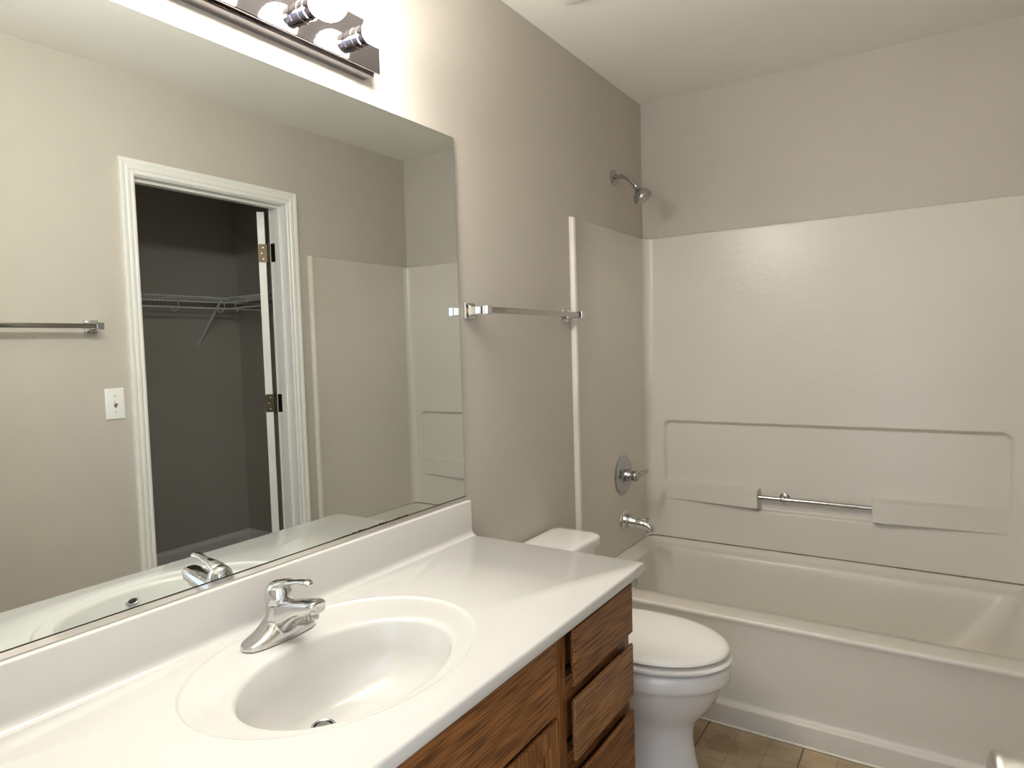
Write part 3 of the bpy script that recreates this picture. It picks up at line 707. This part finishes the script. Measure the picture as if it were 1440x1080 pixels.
rm = fb.modifiers.new('remesh', 'REMESH'); rm.mode = 'VOXEL'; rm.voxel_size = 0.0013; rm.use_smooth_shade = True
sm = fb.modifiers.new('smooth', 'SMOOTH'); sm.factor = 0.5; sm.iterations = 7
bm = BM(); lathe(bm, [(0.0, 0), (0.0120, 0), (0.0120, 0.010), (0.0110, 0.0125), (0.0095, 0.0125), (0.0090, 0.008), (0, 0.008)], (0.201, FY, 0.8335), (0.02, 0, -1), 30); obj('aerator', bm, M['old_chrome'], fa)
bm = BM()
lathe(bm, [(0.0, -0.001), (0.0252, -0.001), (0.0262, 0.002), (0.0266, 0.012), (0.0256, 0.022), (0.0228, 0.031), (0.0175, 0.038), (0.0095, 0.0420), (0.0, 0.0432)], (FX+0.003, FY, FZ+0.0700), (0.0, 0, 1), 44)
path = [(FX-0.010, 0.862-0.006), (FX+0.004, 0.872-0.004), (FX+0.022, 0.8765), (FX+0.045, 0.8815), (FX+0.070, 0.8875), (FX+0.090, 0.8885), (FX+0.101, 0.8865)]
wd = [0.017, 0.0185, 0.0165, 0.0115, 0.0098, 0.0112, 0.0060]; hh = [0.010, 0.011, 0.0085, 0.0048, 0.0040, 0.0055, 0.0035]
cps = catmull([(x, FY, z) for x, z in path], 5); W_ = lerp_list(wd, 5); H_ = lerp_list(hh, 5)
loft(bm, [[(p.x, FY+w*math.cos(2*PI*j/24), p.z+h*math.sin(2*PI*j/24)) for j in range(24)] for p, w, h in zip(cps, W_, H_)])
lh = obj('lever_handle', bm, M['chrome'], fa)
rm = lh.modifiers.new('remesh', 'REMESH'); rm.mode = 'VOXEL'; rm.voxel_size = 0.0011; rm.use_smooth_shade = True
sm = lh.modifiers.new('smooth', 'SMOOTH'); sm.factor = 0.5; sm.iterations = 5
bm = BM(); tube(bm, [(FX-0.035, FY, FZ+0.004), (FX-0.035, FY, FZ+0.062)], 0.0022, 10); lathe(bm, [(0.0022, 0), (0.005, 0.003), (0.0055, 0.006), (0.003, 0.009), (0, 0.0095)], (FX-0.035, FY, FZ+0.060), (0, 0, 1), 18)
obj('lift_rod', bm, M['chrome'], fa)

# ================================================================ toilet
TY = 1.872
to = empty('toilet', (0.35, TY, 0), 'white toilet with a closed lid between the oak vanity and bathtub', 'toilet')
def egg(xb, xf, hw, z, yc=TY, n=56, sq=2.0, back=0.55):
    """outline: blunt at the back xb, round at the front xf"""
    out = []; xc = xb+(xf-xb)*(0.46)
    for j in range(n):
        a = 2*PI*j/n; c, s = math.cos(a), math.sin(a)
        if c >= 0: x = xc+(xf-xc)*c; y = hw*s
        else: x = xc+(xc-xb)*(-(abs(c)**back)); y = hw*(1 if s >= 0 else -1)*abs(s)**0.82
        out.append((x, yc+y, z))
    return out
bm = BM()
loft(bm, [egg(0.200, 0.612, 0.112, 0.0), egg(0.200, 0.614, 0.114, 0.012), egg(0.205, 0.606, 0.108, 0.03), egg(0.212, 0.592, 0.097, 0.09), egg(0.218, 0.584, 0.092, 0.15), egg(0.222, 0.588, 0.095, 0.19),
          egg(0.225, 0.602, 0.106, 0.215), egg(0.220, 0.628, 0.128, 0.245), egg(0.215, 0.652, 0.148, 0.280), egg(0.210, 0.668, 0.162, 0.315), egg(0.208, 0.676, 0.168, 0.336), egg(0.205, 0.683, 0.1735, 0.343),
          egg(0.203, 0.691, 0.1775, 0.350), egg(0.202, 0.693, 0.179, 0.362), egg(0.202, 0.693, 0.179, 0.384), egg(0.205, 0.690, 0.176, 0.391), egg(0.212, 0.682, 0.170, 0.3945), egg(0.26, 0.63, 0.12, 0.395)])
box(bm, 0.045, 0.30, TY-0.165, TY+0.165, 0.31, 0.388, 0.018, 3)
box(bm, 0.035, 0.28, TY-0.095, TY+0.095, 0.0, 0.33, 0.03, 4)
obj('bowl', bm, M['china'], to, angle=50)
bm = BM(); loft(bm, [egg(0.250, 0.678, 0.166, 0.4015), egg(0.238, 0.694, 0.179, 0.4035), egg(0.235, 0.700, 0.1835, 0.409), egg(0.237, 0.698, 0.182, 0.4155), egg(0.243, 0.690, 0.175, 0.4175), egg(0.30, 0.60, 0.10, 0.4175)])
obj('seat_ring', bm, M['seat'], to, angle=60)
bm = BM(); loft(bm, [egg(0.262, 0.664, 0.152, 0.4240), egg(0.248, 0.685, 0.1710, 0.4258), egg(0.244, 0.692, 0.177, 0.431), egg(0.246, 0.690, 0.175, 0.4375), egg(0.254, 0.680, 0.167, 0.4425), egg(0.275, 0.655, 0.148, 0.4455), egg(0.33, 0.59, 0.10, 0.4470)])
obj('seat_lid', bm, M['seat'], to, angle=60)
for s in (-1, 1):
    bm = BM(); box(bm, 0.222, 0.262, TY+s*0.075-0.018, TY+s*0.075+0.018, 0.396, 0.432, 0.006, 3); obj('seat_hinge', bm, M['seat'], to)
bm = BM()
def tank_ring(z, hw, xf, r=0.03): return rrect(0.016, xf, TY-hw, TY+hw, r, flat(z), 6, 4)
loft(bm, [tank_ring(0.385, 0.165, 0.165), tank_ring(0.393, 0.178, 0.178), tank_ring(0.41, 0.184, 0.184), tank_ring(0.52, 0.190, 0.190), tank_ring(0.632, 0.197, 0.194)])
obj('tank', bm, M['china'], to, angle=50)
bm = BM()
def lid_ring(z, e): return rrect(0.010+e, 0.208-e, TY-0.213+e, TY+0.213-e, 0.036, flat(z), 8, 4)
loft(bm, [lid_ring(0.632, 0.010), lid_ring(0.633, 0.004), lid_ring(0.637, 0.001), lid_ring(0.655, 0.0), lid_ring(0.662, 0.002), lid_ring(0.6665, 0.007), lid_ring(0.6690, 0.016), lid_ring(0.670, 0.04)])
obj('tank_lid', bm, M['china'], to, angle=50)
bm = BM(); lathe(bm, [(0.011, 0), (0.012, 0.006), (0.008, 0.010), (0.0, 0.0105)], (0.1935, TY-0.145, 0.585), (1, 0, 0), 20)
tube(bm, catmull([(0.205, TY-0.145, 0.585), (0.212, TY-0.125, 0.583), (0.213, TY-0.09, 0.577), (0.211, TY-0.075, 0.574)], 4), 0.006, 12); obj('flush_lever', bm, M['chrome'], to)

# ================================================================ light switch
sw = empty('light_switch', (W, 1.3055, 1.1495), 'white wall switch in the mirror, left of the closet door casing', 'light switch')
bm = BM(); yc, zc = 1.3055, 1.1495
def pring(x, e): return rrect(yc-0.0355+e, yc+0.0355-e, zc-0.060+e, zc+0.060-e, 0.003, flat(0), 3, 2)
loft(bm, [[(W-d, a, b) for a, b, _ in pring(0, e)] for d, e in ((0.0004, 0.0), (0.003, 0.0), (0.0052, 0.0022), (0.0058, 0.005))]); obj('switch_plate', bm, M['plastic'], sw, angle=30)
bm = BM(); box(bm, W-0.0068, W-0.0057, yc-0.0055, yc+0.0055, zc-0.013, zc+0.013)
obj('switch_slot', bm, M['nickel'], sw, smooth=False)
bm = BM(); t = BM(); box(t, -0.012, 0.0, -0.0042, 0.0042, -0.005, 0.005, 0.001); merge(bm, t, Matrix.Translation((W-0.0060, yc, zc+0.003)) @ Matrix.Rotation(math.radians(28), 4, 'Y')); obj('toggle', bm, M['plastic'], sw)
for s in (-1, 1):
    bm = BM(); lathe(bm, [(0.0028, 0), (0.0026, 0.0012), (0, 0.0015)], (W-0.0056, yc, zc+s*0.030), (-1, 0, 0), 12); obj('screw', bm, M['nickel'], sw)

# ================================================================ ceiling exhaust fan grille
ef = empty('exhaust_fan', (0.325, 1.79, H), 'white plastic fan grille on the ceiling at the top edge', 'exhaust fan')
bm = BM(); loft(bm, [rrect(0.165+e, 0.455-e, 1.69+e, 1.965-e, 0.008, flat(z), 3, 2) for z, e in ((H-0.0003, 0.0), (H-0.012, 0.0), (H-0.022, 0.006), (H-0.025, 0.016))]); obj('grille_cover', bm, M['plastic'], ef, angle=30)
bm = BM()
for k in range(9):
    x = 0.20+k*0.0275; box(bm, x, x+0.010, 1.73, 1.925, H-0.0262, H-0.0248)
obj('grille_slots', bm, M['dark'], ef, smooth=False)

# ================================================================ wire closet shelves
def wire_shelf(name, label, p0, u, v, length, depth, z, brace_at):
    """p0 wall corner, u along the wall, v out from the wall"""
    p0, u, v = Vector(p0), Vector(u), Vector(v); Z = Vector((0, 0, 1))
    root = empty(name, p0+Z*z, label, 'wire shelf', 'white wire shelves inside the dark closet')
    P = lambda a, b, c: p0+u*a+v*b+Z*(z+c)
    bm = BM()
    for b, c in ((0.006, 0), (depth*0.5, 0), (depth, 0), (depth, -0.030)): tube(bm, [P(0.004, b, c-0.003), P(length, b, c-0.003)], 0.0036, 6)
    k = 0.012
    while k < length:
        tube(bm, [P(k, 0.004, 0.001), P(k, depth, 0.001), P(k, depth+0.001, -0.031)], 0.0022, 5); k += 0.0254
    obj('wire_deck', bm, M['wire'], root)
    bm = BM(); tube(bm, [P(0.01, depth-0.025, -0.068), P(length, depth-0.025, -0.068)], 0.0050, 8); 
    k = 0.09
    while k < length:
        tube(bm, catmull([P(k, depth, -0.028), P(k+0.012, depth+0.004, -0.05), P(k+0.006, depth-0.012, -0.085), P(k-0.008, depth-0.028, -0.092), P(k-0.016, depth-0.034, -0.072)], 4), 0.0022, 6); k += 0.305
    obj('hang_rod', bm, M['wire'], root)
    for a in brace_at:
        bm = BM(); q0, q1 = P(a, depth-0.02, -0.012), P(a, 0.004, -0.285)
        s = u*0.0075; t = (q1-q0).normalized().cross(u)*0.002
        loft(bm, [[q+s+t, q-s+t, q-s-t, q+s-t] for q in (q0, q1)]); lathe(bm, [(0.012, 0), (0.010, 0.003), (0, 0.004)], q1-v*0.003, v, 14); obj('support_brace', bm, M['wire'], root)
    return root
wire_shelf('closet_shelf', 'wire shelf with a diagonal brace along the closet back wall, in the mirror', (CX, CY0, 0), (0, 1, 0), (-1, 0, 0), CY1-CY0-0.004, 0.30, 1.692, (0.30, 1.62))
wire_shelf('closet_shelf', 'shorter wire shelf meeting the braced one at the closet corner, in the mirror', (CX-0.305, CY1, 0), (-1, 0, 0), (0, -1, 0), 1.02, 0.30, 1.692, ())
